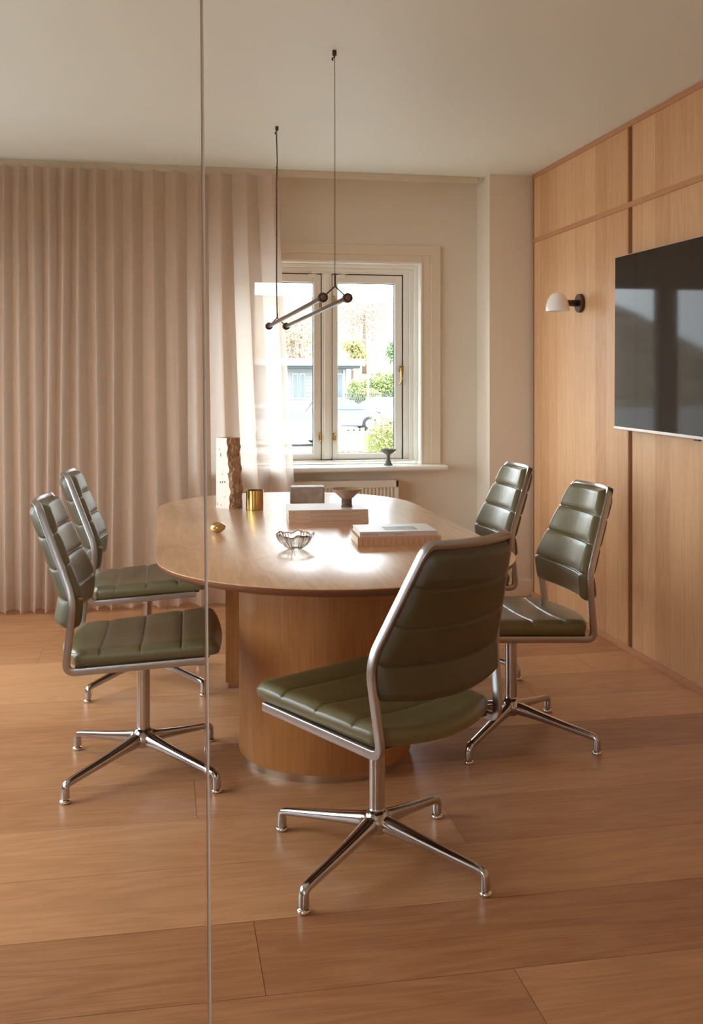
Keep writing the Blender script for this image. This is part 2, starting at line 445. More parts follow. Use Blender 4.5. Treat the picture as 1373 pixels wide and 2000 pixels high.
for (x0, x1, ws) in ((.502, .957, .045), (1.028, 1.470, .045)):
    sl = (.034 if x0 > 1 else .045)
    bm = bmesh.new(); X = lambda x: x-.985
    y0, y1 = .090, .140
    add_box(bm, (X(x0), y0, .812), (X(x0+sl), y1, 1.957), .004); add_box(bm, (X(x1-ws), y0, .812), (X(x1), y1, 1.957), .004)
    add_box(bm, (X(x0+sl-.001), y0, 1.957-.050), (X(x1-ws+.001), y1, 1.957), .004); add_box(bm, (X(x0+sl-.001), y0, .812), (X(x1-ws+.001), y1, .812+.040), .004)
    s = bm_obj('casement_sash', bm, M_white, wn)
    # dark seal seen in the gap around the sash, and spacer bar round the glass
    bm = bmesh.new(); g = .006
    for lo, hi in (((X(x0)-g, .094, .812-g), (X(x1)+g, .13, .812)), ((X(x0)-g, .094, 1.957), (X(x1)+g, .13, 1.957+g)), ((X(x0)-g, .094, .812-g), (X(x0), .13, 1.957+g)), ((X(x1), .094, .812-g), (X(x1)+g, .13, 1.957+g))): add_box(bm, lo, hi)
    gx0, gx1, gz0, gz1 = X(x0+sl), X(x1-ws), .852, 1.907; q = .004
    for lo, hi in (((gx0, .11, gz0), (gx0+q, .12, gz1)), ((gx1-q, .11, gz0), (gx1, .12, gz1)), ((gx0, .11, gz1-q), (gx1, .12, gz1)), ((gx0, .11, gz0), (gx1, .12, gz0+q*.6))): add_box(bm, lo, hi)
    bm_obj('seal', bm, M_seal, s)
    pydata('glass_pane', [(gx0, .115, gz0), (gx1, .115, gz0), (gx1, .115, gz1), (gx0, .115, gz1)], [(0, 1, 2, 3)], M_pane, s)
# sill board with rounded nose
bm = bmesh.new()
add_box(bm, (.27-.985, 5.935-6.09, .757), (1.705-.985, .01, .787), .012, 4)
add_box(bm, (.396-.985, 0, .770), (1.574-.985, .17, .7875), .001)
add_box(bm, (.29-.985, -.012, .735), (1.685-.985, 0, .760), .004)
autosmooth(bm_obj('window_sill', bm, M_white, wn))
# brass furniture
def hook(x, z, flip=1, s=1):
    bm = bmesh.new()
    add_box(bm, (-.009*s, -.004, -.024*s), (.009*s, .002, .024*s), .003)
    h = bm_obj('window_latch', bm, M_brass, wn, loc=(x-.985, .088, z))
    tube('hook', [(0, -.006, .014*s), (flip*.006, -.014, .004*s), (0, -.014, -.012*s), (flip*.005, -.010, -.026*s), (flip*.001, -.006, -.034*s)], .0032*s, M_brass, h)
    lathe('knob', [(0, -.006), (.005, -.004), (.006, 0), (.004, .005), (0, .006)], M_brass, h, 12, loc=(0, -.012, .016*s))
hook(.950, .955, 1); hook(1.040, .955, -1); hook(1.040, 1.808, -1, .8); hook(.946, 1.77, 1, .6)
bm = bmesh.new(); add_box(bm, (-.012, -.004, -.02), (.016, .003, .02), .003)
hd = bm_obj('window_handle', bm, M_brass, wn, loc=(1.463-.985, .086, 1.375))
tube('grip', [(0, -.006, .012), (-.004, -.026, .006), (-.006, -.03, -.03), (-.002, -.028, -.06), (-.006, -.026, -.085), (-.014, -.022, -.095)], .0055, M_brass, hd)
for x in (.900, 1.085):
    wbox('contact_sensor', (x-.024, 6.166, 1.936), (x+.024, 6.186, 1.958), M_white, bev=.003)
    wbox('contact_sensor', (x-.005, 6.160, 1.960), (x+.040, 6.172, 1.975), M_white, bev=.003)

# the other windows: plain frames with a pane, outside the photograph but they give the daylight
def plain_window(n, c, horizontal_axis, half, z0, z1, normal_depth):
    e = struct_empty('window_%d' % n, None, c)
    bm = bmesh.new(); t = .055
    def B(a0, a1, q0, q1):
        if horizontal_axis == 'Y': add_box(bm, (-normal_depth, a0, q0), (0, a1, q1), .003)
        else: add_box(bm, (a0, -normal_depth, q0), (a1, 0, q1), .003)
    B(-half, -half+t, z0, z1); B(half-t, half, z0, z1); B(-half+t, half-t, z0, z0+t); B(-half+t, half-t, z1-t, z1); B(-t/2, t/2, z0+t, z1-t)
    bm_obj('window_frame', bm, M_white, e)
    d = -normal_depth/2
    for s in (-1, 1):
        a0, a1 = sorted((s*t/2, s*(half-t)))
        v = [(d, a0, z0+t), (d, a1, z0+t), (d, a1, z1-t), (d, a0, z1-t)] if horizontal_axis == 'Y' else [(a0, d, z0+t), (a1, d, z0+t), (a1, d, z1-t), (a0, d, z1-t)]
        pydata('glass_pane', v, [(0, 1, 2, 3)], M_pane, e)
for i, (a, b) in enumerate(WL): plain_window(i+2, (XL-.08, (a+b)/2, 0), 'Y', (b-a)/2, WLZ[0], WLZ[1], .06)

# ------------------------------------------------------------------ glass partition in the foreground
YG = 1.90
gp = struct_empty('wall_front', 'frameless clear glass partition with one upright joint', (.0847, YG, 0))
lean = math.atan(.0079)
def lx(z): return -.0079*z
J = .0042
pydata('glass_pane', [(XL-.0847, 0, 0), (-J, 0, 0), (lx(H)-J, 0, H), (XL-.0847, 0, H)], [(0, 1, 2, 3)], M_partition, gp)
pydata('glass_pane', [(J, 0, 0), (XR-.0847, 0, 0), (XR-.0847, 0, H), (lx(H)+J, 0, H)], [(0, 1, 2, 3)], M_partition, gp)
M_jedge = mat('polished_glass_edge', lin(248, 248, 244), .10, spec=1, coat=.6)
def translucent_strip(name, col):
    m, N, L, p = new_mat(name); p.inputs['Base Color'].default_value = col; p.inputs['Roughness'].default_value = .12
    t = N.new('ShaderNodeBsdfTranslucent'); t.inputs['Color'].default_value = col; mx = N.new('ShaderNodeMixShader'); mx.inputs[0].default_value = .6
    L.new(p.outputs[0], mx.inputs[1]); L.new(t.outputs[0], mx.inputs[2]); L.new(mx.outputs[0], N['Material Output'].inputs['Surface']); return m
M_jedge = translucent_strip('glass_edge_glint', (.97, .96, .93, 1))  # white colour stands in for window light refracted in the clear glass
M_jglass = mat('clear_glass_edge', (1, 1, .98, 1), .04, spec=.6); M_jglass.node_tree.nodes['Principled BSDF'].inputs['Transmission Weight'].default_value = 1
M_jmid = mat('clear_glazing_strip', lin(196, 188, 180), .15, spec=.8)
def strip(name, x0, x1, y0, y1, m):
    v = [(x0+lx(z), y, z) if False else (x+lx(z), y, z) for z in (0, H) for y in (y0, y1) for x in (x0, x1)]
    pydata(name, v, [(0, 2, 3, 1), (4, 5, 7, 6), (0, 1, 5, 4), (2, 6, 7, 3), (0, 4, 6, 2), (1, 3, 7, 5)], m, gp)
strip('glass_edge', -J, -J+.0026, -.005, .005, M_jglass)
strip('glass_edge', J-.0018, J, -.005, .005, M_jedge)
strip('glazing_strip', -J+.0026, J-.0018, -.003, .003, M_jmid)

# ------------------------------------------------------------------ curtain and its rail
def curtain():
    x0, xt, xb = -1.78, .655, .775
    nu, nv = 1500, 26
    v = []; f = []; uv = []
    ph = 0; xs = []
    def wl(s): return .078+.07*max(0, min(1, (s-.48)/.42))
    phs = []
    for i in range(nu+1):
        s = i/nu; phs.append(ph); ph += (xt-x0)/nu/wl(s)*2*PI
    for j in range(nv+1):
        t = j/nv                          # 0 top, 1 bottom
        z = 2.519-(2.519-.018)*t
        for i in range(nu+1):
            s = i/nu
            xe = xt+(xb-xt)*t
            x = x0+(xt-x0)*s+(xe-xt)*max(0, (s-.55)/.45)**2
            k = phs[i]
            amp = (.038+.010*math.sin(k*.13+1))*(1-.12*t)
            a = k+.55*math.sin(k*.31+2.1*t)*t+.3*math.sin(k*.173+t*3)
            yy = amp*math.sin(a)+.010*math.sin(2*a+.7+t)*t
            if j == 0: z = 2.499-.006*math.sin(a)
            x += .012*math.sin(2*a)+.014*t*math.sin(k*.23+t*2.2)
            zz = z+(.008*math.sin(a*.5+1)+.004*math.sin(a) if j == nv else 0)
            v.append((x, 5.885+yy, zz)); uv.append((s*3.4, z))
    for j in range(nv):
        for i in range(nu):
            a = j*(nu+1)+i; f.append((a, a+1, a+nu+2, a+nu+1))
    o = pydata('curtain', v, f, M_curtain, None, True)
    l = o.data.uv_layers.new(name='UVMap')
    for lp in o.data.loops: l.data[lp.index].uv = uv[lp.vertex_index]
    c0 = Vector((-.5, 5.885, 0))
    for vv in o.data.vertices: vv.co -= c0
    o.location = c0
    return tag(o, 'floor-length sheer linen wave curtain hanging from the ceiling rail across the left of the room', 'curtain')
curtain()
rl = thing('curtain_rail', 'slim beige curtain track fixed under the ceiling along the window wall', 'curtain rail', (0, 5.950, 2.53))
box('track', (XL+.01, -.012, -.026), (1.893, .018, .014), M_rail, rl, bev=.002)
box('end_cap', (1.893, -.019, -.027), (1.899, .019, .014), M_rail, rl, bev=.002)

# ------------------------------------------------------------------ radiator
rd = thing('radiator', 'cream ribbed panel radiator fixed to the wall under the window', 'radiator', (1.0, 6.03, 0))
bm = bmesh.new(); rx0, rx1 = -.42, .405
ny = 0; xsr = []; n = 34
for i in range(n+1): xsr.append(rx0+.03+(rx1-rx0-.06)*i/n)
vs = []
for z in (.16, .655):
    row = []
    for i, x in enumerate(xsr):
        for dx, dy in ((-.0085, .0), (-.005, .010), (.004, .010), (.0075, .0)):
            row.append(bm.verts.new((x+dx, -.045+dy, z)))
    vs.append(row)
for i in range(len(vs[0])-1): bm.faces.new((vs[0][i], vs[0][i+1], vs[1][i+1], vs[1][i]))
add_box(bm, (rx0, -.047, .655), (rx1, -.035, .70), .004); add_box(bm, (rx0, -.047, .12), (rx1, -.035, .165), .004)
add_box(bm, (rx0, -.047, .12), (rx0+.026, -.033, .70), .004); add_box(bm, (rx1-.022, -.047, .12), (rx1, -.033, .70), .004)
bm_obj('front_panel', bm, M_rad, rd)
bm = bmesh.new(); add_box(bm, (rx0, -.04, .688), (rx1, .045, .7), .003)
for i in range(30): add_box(bm, (rx0+.03+i*.026, -.03, .7), (rx0+.036+i*.026, .035, .7025))
bm_obj('top_grille', bm, M_rad, rd)
bm = bmesh.new(); add_box(bm, (rx0, -.036, .13), (rx0+.004, .045, .69)); add_box(bm, (rx1-.004, -.036, .13), (rx1, .045, .69))
add_box(bm, (rx0, .040, .13), (rx1, .055, .69)); bm_obj('rear_panel', bm, M_rad, rd)

# ------------------------------------------------------------------ table
TZ = .735
def stadium(cx, y0, y1, r, n=48):
    pts = []
    for i in range(n+1):
        a = PI+PI*i/n; pts.append((cx+r*math.cos(a), y0+r*math.sin(a)))
    for i in range(n+1):
        a = PI*i/n; pts.append((cx+r*math.cos(a), y1+r*math.sin(a)))
    return pts
TCX, TCY = .560, 3.92
tb = thing('meeting_table', 'long oval oak meeting table on two rounded veneered pedestals', 'table', (TCX, TCY, 0))
def loft(name, rings, m, parent, cap=True, smooth=True, ang=30):
    bm = bmesh.new(); R = [[bm.verts.new(p) for p in r] for r in rings]; n = len(R[0])
    for a, b in zip(R, R[1:]):
        for i in range(n): bm.faces.new((a[i], a[(i+1) % n], b[(i+1) % n], b[i]))
    if cap: bm.faces.new(R[0][::-1]); bm.faces.new(R[-1])
    return autosmooth(bm_obj(name, bm, m, parent), ang)
hy = .635
def st(r, z): return [(x, y, z) for x, y in stadium(0, -hy, hy, r)]
loft('tabletop', [st(.583, TZ-.0025), st(.5815, TZ-.0006), st(.580, TZ)], M_top, tb)
loft('tabletop_edge', [st(.545, TZ-.030), st(.566, TZ-.024), st(.5795, TZ-.013), st(.583, TZ-.006), st(.583, TZ-.0025)], M_edge, tb)
def halfcyl(sign, r, z0, z1, n=40, inset=0):
    # rounded side faces away from the middle of the table
    cy = -.40*1 if sign < 0 else .40
    pts = []
    for i in range(n+1):
        a = (PI+PI*i/n) if sign < 0 else PI*i/n
        pts.append((r*math.cos(a), cy+r*math.sin(a)))
    yb = cy+(.02-inset if sign < 0 else -.02+inset)
    pts += [(r, yb), (-r, yb)] if sign < 0 else [(-r, yb), (r, yb)]
    return [[(x, y, z0) for x, y in pts], [(x, y, z1) for x, y in pts]]
for s in (-1, 1):
    pb = loft('pedestal', halfcyl(s, .300, .028, TZ-.028), M_base, tb)
    loft('steel_plinth', halfcyl(s, .289, .0, .029, inset=.011), M_plinth, pb)

# ------------------------------------------------------------------ chairs
S_ = Vector((.200, .246, .424)); C_ = Vector((-.228, .214, .394)); E_ = Vector((-.201, .229, .619)); T_ = Vector((-.319, .150, .910))
def rsec(a, b, c=.003, n=2):
    """rounded rectangle section, half sizes a (outward) and b"""
    pts = []
    for sx, sy, a0 in ((1, 1, 0), (-1, 1, 90), (-1, -1, 180), (1, -1, 270)):
        for i in range(n+1):
            t = math.radians(a0+90*i/n)
            pts.append((sx*(a-c)+c*math.cos(t), sy*(b-c)+c*math.sin(t)))
    return pts
def side_at(z):
    """edge of the back (x, y) at height z on the left side"""
    if z <= E_.z:
        t = (z-C_.z)/(E_.z-C_.z); return C_.lerp(E_, t)
    t = (z-E_.z)/(T_.z-E_.z); return E_.lerp(T_, t)
def back_depth(z):      # how far the middle of the back sits behind its sides
    t = (z-.53)/(.91-.53); return .050-.020*t
def make_chair_meshes():
    parts = {}
    L = []
    mir = lambda v: Vector((v.x, -v.y, v.z))
    up = Vector((T_-E_)); up = Vector((up.x, 0, up.z)).normalized()
    so_ = Vector((0, 1, 0))
    pts = [(S_, so_), (C_, so_), (E_, so_), (T_, up)]
    topn = 9; tops = []
    for i in range(1, topn):
        t = i/topn; y = T_.y*(1-2*t); q = 1-(y/T_.y)**2
        tops.append((Vector((T_.x, 0, T_.z))+Vector((-back_depth(.91)*q, y, -.003*q)), up))
    pts += tops
    pts += [(mir(T_), Vector((0, -1, 0))), (mir(E_), Vector((0, -1, 0))), (mir(C_), Vector((0, -1, 0))), (mir(S_), Vector((0, -1, 0)))]
    rads = [.034, .05, .038]+[.01]*len(tops)+[.038, .05, .034]
    path = fillet(pts, rads, 7)
    parts['frame'] = sweep('frame', path, rsec(.0070, .0115, .0022), M_frame)
    # cushions of the back
    def cushion(name, front, m):
        NU, NV = 36, 160; zb, zt = .525, .907
        V = []; F = []
        grid = {}
        for side in (0, 1):
            for j in range(NV+1):
                for i in range(NU+1):
                    u = -1+2*i/NU; t = j/NV
                    # denser near the rim
                    u = math.copysign(1-(1-abs(u))**1.5, u)
                    if side == 1 and (i in (0, NU) or j in (0, NV)):
                        grid[(1, i, j)] = grid[(0, i, j)]; continue
                    tt = .5-.5*math.cos(PI*t) if False else t
                    z = zb+(zt-zb)*tt
                    e = side_at(z); hw = e.y-.005
                    r = .045                                   # rounded upper corners
                    if zt-z < r: hw -= r*.85*(1-math.sqrt(max(0, 1-((r-(zt-z))/r)**2)))
                    rb = .030
                    if z-zb < rb: hw -= rb*.7*(1-math.sqrt(max(0, 1-((rb-(z-zb))/rb)**2)))
                    x = e.x-back_depth(z)*(1-abs(u)**2)
                    p = Vector((x, u*hw, z-(.014-.010*t)*(1-u*u)))
                    nrm = Vector((1, 0, 0)) if z < E_.z-.02 else Vector((.93, 0, .37))
                    if abs(z-E_.z) <= .03:
                        k = (z-E_.z+.03)/.06; nrm = Vector((1-.07*k, 0, .37*k)).normalized()
                    rim = min((1-abs(u))*hw, (z-zb), (zt-z))
                    bulge = (1-max(0, 1-rim/.028)**2.4)
                    segp = (tt*4) % 1; dseam = min(segp, 1-segp)*(zt-zb)/4
                    inner = .0 < round(tt*4) < 4 if dseam < .02 else False
                    groove = 0
                    if inner and 0 < round(tt*4) < 4: groove = math.exp(-(dseam/.0022)**2)*.34+math.exp(-(dseam/.010)**2)*.09
                    if side == 0:
                        d = 0
                    else:
                        th = (.037 if front else .024)
                        d = th*bulge*(1-groove*(1 if front else .9)) + (.0014*bulge*math.sin(PI*segp) if front else .0008*math.sin(PI*segp)*bulge)
                        if front and dseam < .03: d += .0006*math.sin(u*31+round(tt*4)*2)*math.exp(-dseam/.01)
                    off = d if front else -d
                    off += .0005 if front else -.0005
                    V.append(p+nrm*off); grid[(side, i, j)] = len(V)-1
            for j in range(NV):
                for i in range(NU):
                    q = [grid[(side, i, j)], grid[(side, i+1, j)], grid[(side, i+1, j+1)], grid[(side, i, j+1)]]
                    F.append(q)
        bm = bmesh.new(); bv = [bm.verts.new(p) for p in V]
        for q in F:
            try: bm.faces.new([bv[a] for a in q])
            except ValueError: pass
        return bm_obj(name, bm, m, smooth=True)
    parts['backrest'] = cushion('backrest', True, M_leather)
    parts['back_shell'] = cushion('back_shell', False, M_leather_shaded)
    # seat cushion
    def seat():
        NU, NV = 34, 210
        seams = (-.124, .002, .128)
        V = []; grid = {}; F = []
        for side in (0, 1):
            for j in range(NV+1):
                for i in range(NU+1):
                    if side == 0 and (i in (0, NU) or j in (0, NV)) : pass
                    if side == 1 and (i in (0, NU) or j in (0, NV)):
                        pass
                    u = -1+2*i/NU; u = math.copysign(1-(1-abs(u))**1.4, u); t = j/NV
                    xr = -.206-.050*(1-u*u); xf = .245+.012*(1-u*u)
                    x = xr+(xf-xr)*t
                    hw = .206+.040*max(0, min(1, (x+.21)/.40))
                    # rounded plan corners
                    dx = min(x-xr, xf-x); r = .030
                    w2 = hw-(r*.6*(1-math.sqrt(max(0, 1-((r-dx)/r)**2))) if dx < r else 0)
                    y = u*w2
                    zbot = C_.z+(S_.z-C_.z)*(x-C_.x)/(S_.x-C_.x)+.013
                    rim = min((1-abs(u))*hw, x-xr, xf-x)
                    saddle = -.014*(1-u*u)*math.exp(-((x+.05)/.2)**2)
                    front_roll = -.016*max(0, (x-.19)/.06)**2
                    ztop = zbot+.050+saddle+front_roll
                    g = 0
                    for sx in seams:
                        d = abs(x-sx); g += .0048*math.exp(-(d/.0028)**2)+.0030*math.exp(-(d/.016)**2)
                    crown = .012*(1-max(0, 1-rim/.035)**2.2)
                    if side == 1:
                        z = ztop-.010+crown-g*(1 if rim > .004 else .5)
                        if rim < .012: z -= .004*(1-rim/.012)
                    else:
                        z = zbot
                        y *= .985; x = xr+(xf-xr)*t
                        x = x*.985+.001
                    V.append(Vector((x, y, z))); grid[(side, i, j)] = len(V)-1
            for j in range(NV):
                for i in range(NU): F.append([grid[(side, i, j)], grid[(side, i+1, j)], grid[(side, i+1, j+1)], grid[(side, i, j+1)]])
        # side wall with two in-between rings
        ring = [(i, 0) for i in range(NU)]+[(NU, j) for j in range(NV)]+[(i, NV) for i in range(NU, 0, -1)]+[(0, j) for j in range(NV, 0, -1)]
        lv = []
        for k in (.0, .12, .5, .9, 1.0):
            row = []
            for (i, j) in ring:
                a, b = V[grid[(0, i, j)]], V[grid[(1, i, j)]]
                if k == 0: row.append(grid[(0, i, j)]); continue
                if k == 1: row.append(grid[(1, i, j)]); continue
                p = a.lerp(b, k); c = Vector((0.01, 0, p.z)); o_ = (p-c); o_.z = 0
                p = p+o_.normalized()*(.0045 if k == .5 else .0035)
                V.append(p); row.append(len(V)-1)
            lv.append(row)
        n = len(ring)
        for a, b in zip(lv, lv[1:]):
            for i in range(n): F.append([a[i], a[(i+1) % n], b[(i+1) % n], b[i]])
        bm = bmesh.new(); bv = [bm.verts.new(p) for p in V]
        for q in F: bm.faces.new([bv[a] for a in q])
        o = bm_obj('seat', bm, M_leather, smooth=True)
        return autosmooth(o, 50)
    parts['seat'] = seat()
    # under-seat plate and cast bracket
    bm = bmesh.new()
    def zr(x): return C_.z+(S_.z-C_.z)*(x-C_.x)/(S_.x-C_.x)
    vs = []
    for (x, y) in ((-.2, .200), (-.2, -.200), (.215, -.232), (.215, .232)):
        vs.append((x, y, zr(x)+.004)); 
    top = [bm.verts.new((x, y, z+.010)) for x, y, z in vs]; bot = [bm.verts.new(v) for v in vs]
    bm.faces.new(top); bm.faces.new(bot[::-1])
    for i in range(4): bm.faces.new((bot[i], bot[(i+1) % 4], top[(i+1) % 4], top[i]))
    parts['seat_pan'] = bm_obj('seat_pan', bm, M_under)
    rings = []
    for yy, wx, zl, zh in ((-.222, .030, .396, .404), (-.12, .05, .388, .406), (-.04, .055, .374, .408), (0, .055, .370, .408), (.04, .055, .374, .408), (.12, .05, .388, .406), (.222, .030, .396, .404)):
        rings.append([(-wx, yy, zh+.002), (wx, yy, zh+.004), (wx*.8, yy, zl+.002), (-wx*.8, yy, zl)])
    parts['seat_bracket'] = loft('seat_bracket', rings, M_frame, None, ang=20)
    parts['column'] = lathe('column', [(0, .128), (.030, .128), (.027, .134), (.0225, .143), (.0218, .1445), (.0210, .145), (.0218, .146), (.0218, .340), (.0206, .3405), (.0206, .342), (.0225, .343), (.0225, .362), (.030, .378), (.05, .385), (0, .386)], M_alu, seg=40)
    autosmooth(parts['column'], 30)
    # cast hub
    parts['hub'] = lathe('hub', [(0, .078), (.026, .080), (.036, .090), (.040, .104), (.038, .118), (.030, .130), (.024, .141), (0, .142)], M_alu, seg=40)
    # one leg (along +x), then its foot
    def lsec(w_, h_, zc):
        return [( w_*.30, zc+h_*.5), (-w_*.30, zc+h_*.5), (-w_*.5, zc+h_*.18), (-w_*.5, zc-h_*.22), (-w_*.30, zc-h_*.5), (w_*.30, zc-h_*.5), (w_*.5, zc-h_*.22), (w_*.5, zc+h_*.18)]
    bm = bmesh.new(); rings = []
    for x, w_, h_, zc in ((.012, .050, .052, .108), (.05, .044, .042, .103), (.12, .038, .033, .0915), (.20, .033, .028, .078), (.27, .0295, .025, .0665), (.305, .028, .0235, .0610), (.318, .0275, .023, .058)):
        rings.append([bm.verts.new((x, y, z)) for y, z in lsec(w_, h_, zc)])
    # bend down: sections turn to horizontal
    for ang, cx_, cz_ in ((35, .3225, .0550), (65, .3265, .0500), (90, .3280, .0430)):
        a = math.radians(ang); sec = lsec(.027, .0225, 0)
        rings.append([bm.verts.new((cx_+z*math.sin(a), y, cz_+z*math.cos(a))) for y, z in sec])
    for zz in (.030, .0165, .0145, .0140): rings.append([bm.verts.new((.328+z*1.05, y*1.05, zz)) for y, z in lsec(.027, .0245, 0)])
    for a, b in zip(rings, rings[1:]):
        for i in range(8): bm.faces.new((a[i], a[(i+1) % 8], b[(i+1) % 8], b[i]))
    bm.faces.new(rings[0][::-1]); bm.faces.new(rings[-1])
    leg = bm_obj('leg', bm, M_alu)
    s = leg.modifiers.new('s', 'SUBSURF'); s.levels = s.render_levels = 2
    for p in leg.data.polygons: p.use_smooth = True
    parts['leg'] = leg
    parts['glide'] = lathe('glide', [(0, .0), (.0150, 0), (.0172, .002), (.0172, .0075), (.0150, .0105), (.009, .0120), (.008, .018), (0, .018)], M_chrome, seg=28)
    return parts
CP = make_chair_meshes()
UP = ('seat', 'backrest', 'back_shell', 'frame', 'seat_pan', 'seat_bracket')
used = set()
def take(name, parent):
    o = CP[name]
    if name in used:
        o = o.copy(); C.objects.link(o)
    used.add(name); o.parent = parent
    return o
def chair(x, y, ang, label, off=(0, 0)):
    r = thing('swivel_chair', label, 'chair', (x, y, 0), 0, 'green leather swivel chairs around the table')
    for n in UP:
        o = take(n, r); o.rotation_euler = (0, 0, math.radians(ang)); o.location = (*off, 0)
    take('column', r); take('hub', r)
    for k in range(4):
        l = take('leg', r); l.rotation_euler = (0, 0, PI/4+k*PI/2)
        g = take('glide', l); g.location = (.328, 0, 0)
    return r
chair(.570, 2.690, 121, 'green leather swivel chair nearest the camera, turned with its shaded back to us', (.011, -.008))
chair(-.065, 3.461, -1.5, 'nearer of the two green leather swivel chairs left of the table, whole base showing')
chair(1.254, 3.547, 181.2, 'nearer green leather swivel chair right of the table, in front of the oak wall')
chair(-.068, 4.463, 0, 'green leather swivel chair behind the near left one, beside the curtain')
chair(1.286, 4.438, 180.3, 'green leather swivel chair in front of the pillar, half hidden behind the table')

# ------------------------------------------------------------------ pendant light
pn = thing('pendant_lamp', 'slim pendant of two parallel dark metal tubes hung on two thin black cords', 'lamp', (.60, 4.45, 1.60))
def rel(p): return Vector(p)-Vector((.60, 4.45, 1.60))
NE = [Vector((.590, 3.765, 1.613)), Vector((.684, 3.765, 1.613))]; FE = [Vector((.530, 5.15, 1.579)), Vector((.618, 5.15, 1.579))]
for a, b in zip(NE, FE):
    t = tube('tube_light', [rel(a), rel(b)], .0095, M_bronze, pn, 20)
    dr = (b-a).normalized()
    for p, s in ((a, -1), (b, 1)):
        cap = lathe('end_cap', [(0, -.011), (.0165, -.011), (.0185, -.009), (.0185, .009), (.0165, .011), (0, .011)], M_bronze2, t, 32)
        cap.location = rel(p); cap.rotation_euler = (dr*s).to_track_quat('Z', 'Y').to_euler(); autosmooth(cap, 30)
        disc = lathe('end_disc', [(0, .0112), (.0100, .0112), (.0105, .0122), (.0095, .0128), (0, .0128)], M_copper, t, 28)
        disc.location = rel(p); disc.rotation_euler = cap.rotation_euler
def yoke(e, apex, top):
    for p in e:
        tube('yoke_arm', [rel(p+(apex-p)*.05), rel(apex)], .0028, M_bronze2, pn, 8)
    tube('stem', [rel(apex), rel(top)], .0038, M_bronze2, pn, 10)
yoke(NE, Vector((.6365, 3.765, 1.657)), Vector((.636, 3.765, 1.705)))
yoke(FE, Vector((.572, 5.15, 1.622)), Vector((.572, 5.145, 1.645)))
tube('cord', [rel((.636, 3.765, 1.70)), rel((.636, 3.765, 2.20)), rel((.6355, 3.765, 2.46)), rel((.634, 3.765, 2.515)), rel((.630, 3.765, 2.518))], .0013, M_black, pn, 8)
tube('cord', [rel((.572, 5.145, 1.64)), rel((.566, 5.11, 1.8)), rel((.560, 5.05, 2.05)), rel((.553, 4.99, 2.27)), rel((.552, 4.965, 2.38)), rel((.549, 4.95, 2.46)), rel((.547, 4.94, 2.515))], .0016, M_black, pn, 8)
tube('cord', [rel((.570, 5.145, 1.64)), rel((.5625, 5.11, 1.8)), rel((.5575, 5.05, 2.05)), rel((.5485, 4.99, 2.27)), rel((.5505, 4.965, 2.38)), rel((.5465, 4.95, 2.46)), rel((.543, 4.94, 2.512))], .0016, M_black, pn, 8)
for (x, y, z) in ((.5515, 4.975, 2.35), (.5535, 5.005, 2.20), (.5585, 5.05, 2.03), (.563, 5.10, 1.82), (.569, 5.13, 1.69)):
    box('cable_tie', (-.005, -.003, -.0015), (.003, .003, .0015), M_black, pn, loc=rel((x, y, z)))
for (x, y) in ((.6345, 3.765), (.547, 4.94)):
    lathe('ceiling_mount', [(0, -.019), (.0075, -.019), (.0082, -.017), (.0082, .0), (0, 0)], M_black, pn, 24, loc=rel((x, y, H)))
    tube('cord_hook', [rel((x, y, H-.018)), rel((x-.001, y, H-.026)), rel((x-.007, y, H-.028)), rel((x-.009, y, H-.034)), rel((x-.005, y, H-.038))], .0030, M_black, pn, 8)

# ------------------------------------------------------------------ wall lamp
wl_ = thing('wall_lamp', 'small wall lamp with white dome shade and dark round mount on the oak wall', 'lamp', (PX, 5.10, 1.715))
RX = Matrix.Rotation(-PI/2, 4, 'Y')
pl = lathe('wall_plate', [(0, 0), (.050, 0), (.050, .018), (.048, .021), (0, .021)], M_bronze2, wl_, 48, rot=(0, -PI/2, 0)); autosmooth(pl, 30)
lathe('arm', [(0, .02), (.018, .02), (.017, .075), (.022, .10), (0, .11)], M_bronze2, wl_, 32, rot=(0, -PI/2, 0))
prof = []
for i in range(15):
    t = i/14; prof.append((.0625*math.sin(t*PI/2)**.85, .098*math.cos(t*PI/2)**1.0))
inner = [(r*.95, z*.96) for r, z in prof][::-1]
sh = lathe('lamp_shade', prof+[(.0625, -.003), (.060, -.003)]+inner, M_shade, wl_, 48, loc=(-.135, 0, -.042))
# ------------------------------------------------------------------ television
tv = thing('television', 'large switched-off flat screen television mounted on the oak panelled wall', 'television', (2.13, 3.82, 1.475))
tv.rotation_euler = (math.radians(.6), 0, 0)
box('housing', (.0, -.725, -.408), (.030, .725, .408), M_black, tv, bev=.003)
box('screen', (-.004, -.722, -.398), (.002, .722, .405), M_screen, tv, bev=.001, seg=1)
box('bottom_edge', (-.006, -.725, -.412), (.012, .725, -.398), M_silver, tv, bev=.002)
box('top_edge', (-.005, -.725, .405), (.012, .725, .409), M_silver, tv, bev=.001, seg=1)
box('sensor', (-.006, -.06, -.418), (.006, -.02, -.411), M_black, tv, bev=.002)
box('wall_bracket', (.03, -.25, -.18), (.066, .25, .18), M_black, tv, bev=.004)

